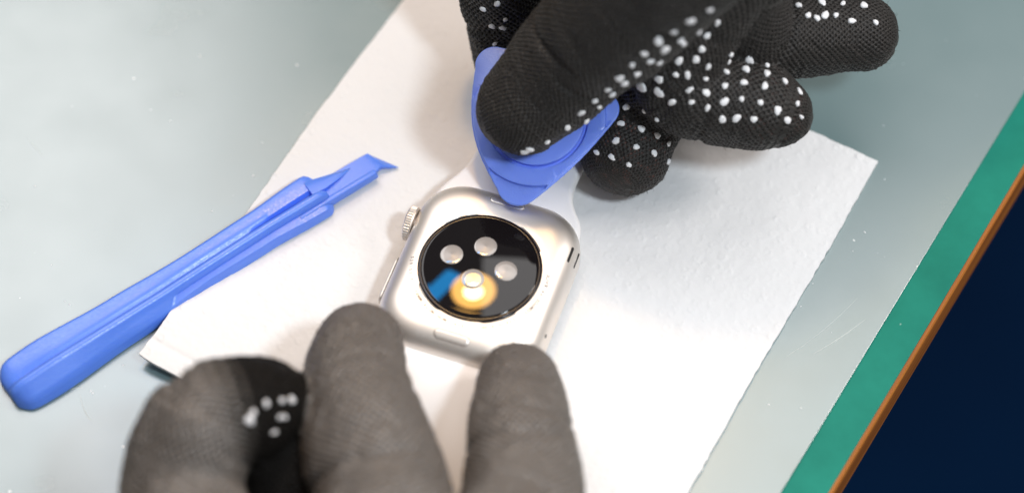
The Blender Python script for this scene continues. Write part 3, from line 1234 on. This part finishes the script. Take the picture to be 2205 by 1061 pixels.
LEFT = [
    [(-41.5, -70, 15.0, 8.0), (-40.8, -60, 19.0, 8.6), (-42.6, -51.5, 25.0, 8.6), (-48.0, -54.0, 32.0, 9.5), (-54.9, -58.2, 32.0, 10.5), (-57.1, -70, 27.0, 11.0), (-48, -92, 30, 14)],
    [(-28.2, -32.4, 17.0, 7.8), (-28.5, -41.0, 22.0, 9.4), (-26.1, -54.6, 26.0, 11.3), (-22.0, -72.4, 28.0, 12.5), (-22, -92, 34, 15)],
    [(1.2, -39.8, 16.0, 7.7), (1.2, -52.6, 22.0, 9.5), (1.9, -71.0, 26.0, 11.3), (-4, -92, 34, 14)],
    [(-44, -96, 32, 15), (-8, -104, 38, 17), (-16, -112, 42, 18), (-16, -142, 54, 19)],
]
gr = glove('knit_glove', RIGHT, M['knit_black'], 0.9, 'black knitted glove gripping the blue pick between thumb and fingers', (34, 40, 0), (0, 0, 1, 0.35, 0, 0))
gl = glove('knit_glove', LEFT, M['knit_lit'], 1.2, 'black knitted glove in a lit tone at the near edge, steadying the watch', (-20, -90, 0), (0, 0, 0, 0), lit_mask=True, h=1.25, amp=0.5, gauge=(1.15, 0.78))

M['fuzz'] = simple('loose_fibre', color=(0.022, 0.02, 0.018), rough=0.5)


def add_fuzz(g, count, seed):
    """short loose fibres standing off the knit, one mesh"""
    r = np.random.default_rng(seed)
    me = g.data
    n = len(me.vertices)
    co = np.empty(n * 3)
    me.vertices.foreach_get('co', co)
    no = np.empty(n * 3)
    me.vertex_normals.foreach_get('vector', no)
    idx = r.integers(0, n, count)
    p, nn = co.reshape(-1, 3)[idx] / S, no.reshape(-1, 3)[idx]
    d = r.normal(size=(count, 3))
    d -= nn * (d * nn).sum(1)[:, None]
    d /= np.linalg.norm(d, axis=1)[:, None]
    side = np.cross(nn, d)
    L = r.uniform(0.5, 1.5, count)[:, None]
    w = 0.022
    a = p - nn * 0.1
    m = p + nn * 0.30 * L + d * 0.35 * L
    e = p + nn * 0.38 * L + d * 0.95 * L
    V = np.stack([a - side * w, a + side * w, m + side * w, m - side * w, e], 1).reshape(-1, 3)
    k = np.arange(count)[:, None] * 5
    F = np.concatenate([k + [0, 1, 2], k + [0, 2, 3], k + [3, 2, 4]])
    o = obj('fuzz', V, F.astype(np.int32), M['fuzz'], g, False)
    tag(o, None, None, None, 'stuff')


add_fuzz(gr, 9000, 3)
add_fuzz(gl, 5000, 4)

# grip dots: drops of white rubber printed on the palm side, one object each
def dot_meshes():
    out = []
    for s in range(6):
        rr = random.Random(s + 20)
        ph = [rr.uniform(0, 6.28) for _ in range(3)]
        am = [rr.uniform(.05, .16), rr.uniform(.04, .14), rr.uniform(.02, .08)]
        rings = []
        for r, z in ((1.04, -0.35), (1.02, 0.0), (0.97, 0.22), (0.82, 0.42), (0.55, 0.56), (0.2, 0.62)):
            rg = []
            for k in range(14):
                a = 2 * PI * k / 14
                w = 1 + am[0] * math.sin(2 * a + ph[0]) + am[1] * math.sin(3 * a + ph[1]) + am[2] * math.sin(5 * a + ph[2])
                rg.append((r * w * math.cos(a), r * w * math.sin(a), z))
            rings.append(rg)
        v, f = loft(rings, cap0=False)
        out.append(meshdata('grip_dot', v, f, M['dot'], True))
    return out


DOTS = dot_meshes()


def add_dots(gl_obj, pts):
    _, bvh = GLOVE_BVH[gl_obj.name]
    og = Vector(gl_obj.location)
    for i, (x, y, z, r) in enumerate(pts):
        loc, nrm, idx, dist = bvh.find_nearest(Vector((x, y, z)))
        if loc is None:
            continue
        o = bpy.data.objects.new('grip_dot', DOTS[i % len(DOTS)])
        link(o, gl_obj)
        q = nrm.to_track_quat('Z', 'Y') @ Euler((0, 0, i * 1.7)).to_quaternion()
        k = r * (0.56 + 0.32 * ((i * 37) % 11) / 10)
        o.location = (loc + nrm * 0.08) * S - og
        o.rotation_mode = 'QUATERNION'
        o.rotation_quaternion = q
        o.scale = (k, k * (0.72 + 0.4 * ((i * 53) % 7) / 7), 0.55)


# where each drop sits on the knit (mm) and its radius
RIGHT_DOTS = [
    (6.7, 5.6, 28.4, 1.0), (10.5, 7.3, 30.7, 1.0), (13.1, 8.2, 34.4, 1.0), (15.6, 9.1, 36.9, 1.0), (17.9, 9.0, 40.7, 1.0), (19.9, 8.3, 45.1, 1.0), (22.0, 8.6, 48.9, 1.0), (24.1, 8.6, 52.3, 1.0),
    (26.6, 9.3, 55.1, 1.0), (29.2, 9.6, 57.6, 1.0), (32.1, 9.8, 60.5, 1.0), (35.4, 10.8, 62.5, 1.0), (3.4, 4.8, 27.0, 1.0), (2.4, 4.8, 26.2, 1.0), (16.5, 9.3, 34.6, 1.0), (18.8, 9.8, 37.9, 1.0),
    (20.9, 8.6, 43.0, 1.0), (23.1, 9.0, 45.5, 1.0), (25.4, 9.6, 48.6, 1.0), (27.9, 9.4, 52.4, 1.0), (30.8, 11.1, 53.0, 1.0), (14.1, 9.2, 30.0, 1.0), (34.1, 12.5, 53.6, 1.0), (38.1, 18.6, 48.4, 1.0),
    (22.3, 17.9, 22.5, 0.92), (25.5, 14.7, 25.7, 0.92), (21.2, 15.4, 20.5, 0.92), (25.2, 14.3, 20.3, 0.92), (27.8, 11.5, 27.4, 0.92), (28.3, 13.9, 18.5, 0.92), (20.2, 11.9, 19.6, 0.92), (24.1, 10.8, 19.1, 0.92),
    (27.7, 10.6, 17.3, 0.92), (30.6, 13.8, 15.9, 0.92), (30.7, 11.5, 13.0, 0.92), (19.4, 9.5, 17.6, 0.92), (22.7, 8.0, 17.1, 0.92), (16.5, 11.1, 16.8, 0.92), (27.8, 13.0, 34.1, 1.2), (30.4, 11.5, 33.1, 1.5),
    (24.6, 15.3, 32.7, 1.5), (27.7, 14.1, 36.8, 1.0), (30.8, 13.9, 38.6, 1.0), (31.3, 15.3, 41.0, 1.0), (31.4, 11.2, 51.8, 1.0), (35.5, 16.5, 43.1, 1.0), (34.5, 15.5, 41.2, 1.0), (27.2, 10.5, 47.0, 1.0),
    (36.4, 18.1, 45.2, 1.0), (33.0, 13.8, 38.6, 0.98), (36.9, 15.4, 39.1, 0.98), (41.2, 19.0, 35.8, 0.98), (45.4, 20.5, 34.1, 0.98), (41.4, 18.6, 38.5, 0.98), (33.5, 12.8, 35.6, 0.98), (36.6, 14.3, 36.7, 0.98),
    (40.7, 16.9, 35.4, 0.98), (44.6, 18.3, 34.4, 0.98), (48.8, 20.0, 33.2, 0.98), (48.6, 17.8, 33.7, 0.98), (36.7, 12.4, 34.9, 0.98), (40.3, 14.0, 34.9, 0.98), (44.0, 15.1, 34.5, 0.98), (48.0, 14.9, 33.6, 0.98),
    (52.1, 17.0, 32.2, 0.98), (55.1, 16.3, 29.8, 0.98), (33.9, 10.8, 34.1, 0.98), (37.0, 10.5, 32.7, 0.98), (40.2, 11.4, 33.4, 0.98), (43.5, 12.1, 33.3, 0.98), (47.1, 11.8, 32.6, 0.98), (50.5, 11.1, 31.0, 0.98),
    (54.5, 13.4, 30.0, 0.98), (39.9, 9.2, 30.8, 0.98), (42.6, 9.4, 30.8, 0.98), (45.9, 9.4, 30.5, 0.98), (52.5, 10.2, 29.0, 0.98), (55.3, 11.5, 28.2, 0.98), (58.6, 29.0, 36.3, 0.95), (65.7, 30.3, 33.7, 0.95),
    (70.5, 30.9, 32.4, 0.95), (56.8, 29.1, 37.0, 0.95), (60.3, 30.1, 35.8, 0.95), (62.5, 30.7, 35.0, 0.95), (55.1, 31.1, 37.6, 0.95), (59.9, 33.2, 35.9, 0.95), (64.1, 33.8, 34.6, 0.95), (68.3, 34.1, 33.7, 0.95),
    (-1.3, 34.8, 28.3, 0.9), (-3.9, 35.2, 25.6, 0.9), (-1.8, 34.8, 25.6, 0.9), (-3.4, 33.9, 21.5, 0.9), (-5.7, 36.4, 29.5, 0.9), (-2.9, 35.6, 32.3, 0.9),
]
LEFT_DOTS = [
    (-44.5, -58.4, 39.6, 1.2), (-45.1, -59.6, 39.1, 1.2), (-42.4, -56.3, 39.1, 0.8), (-40.3, -57.4, 36.2, 0.8), (-39.9, -54.7, 37.2, 0.8), (-38.4, -53.5, 35.2, 0.8), (-39.5, -57.0, 35.4, 0.8), (-41.2, -59.7, 35.0, 0.8),
]
add_dots(gr, RIGHT_DOTS)
add_dots(gl, LEFT_DOTS)
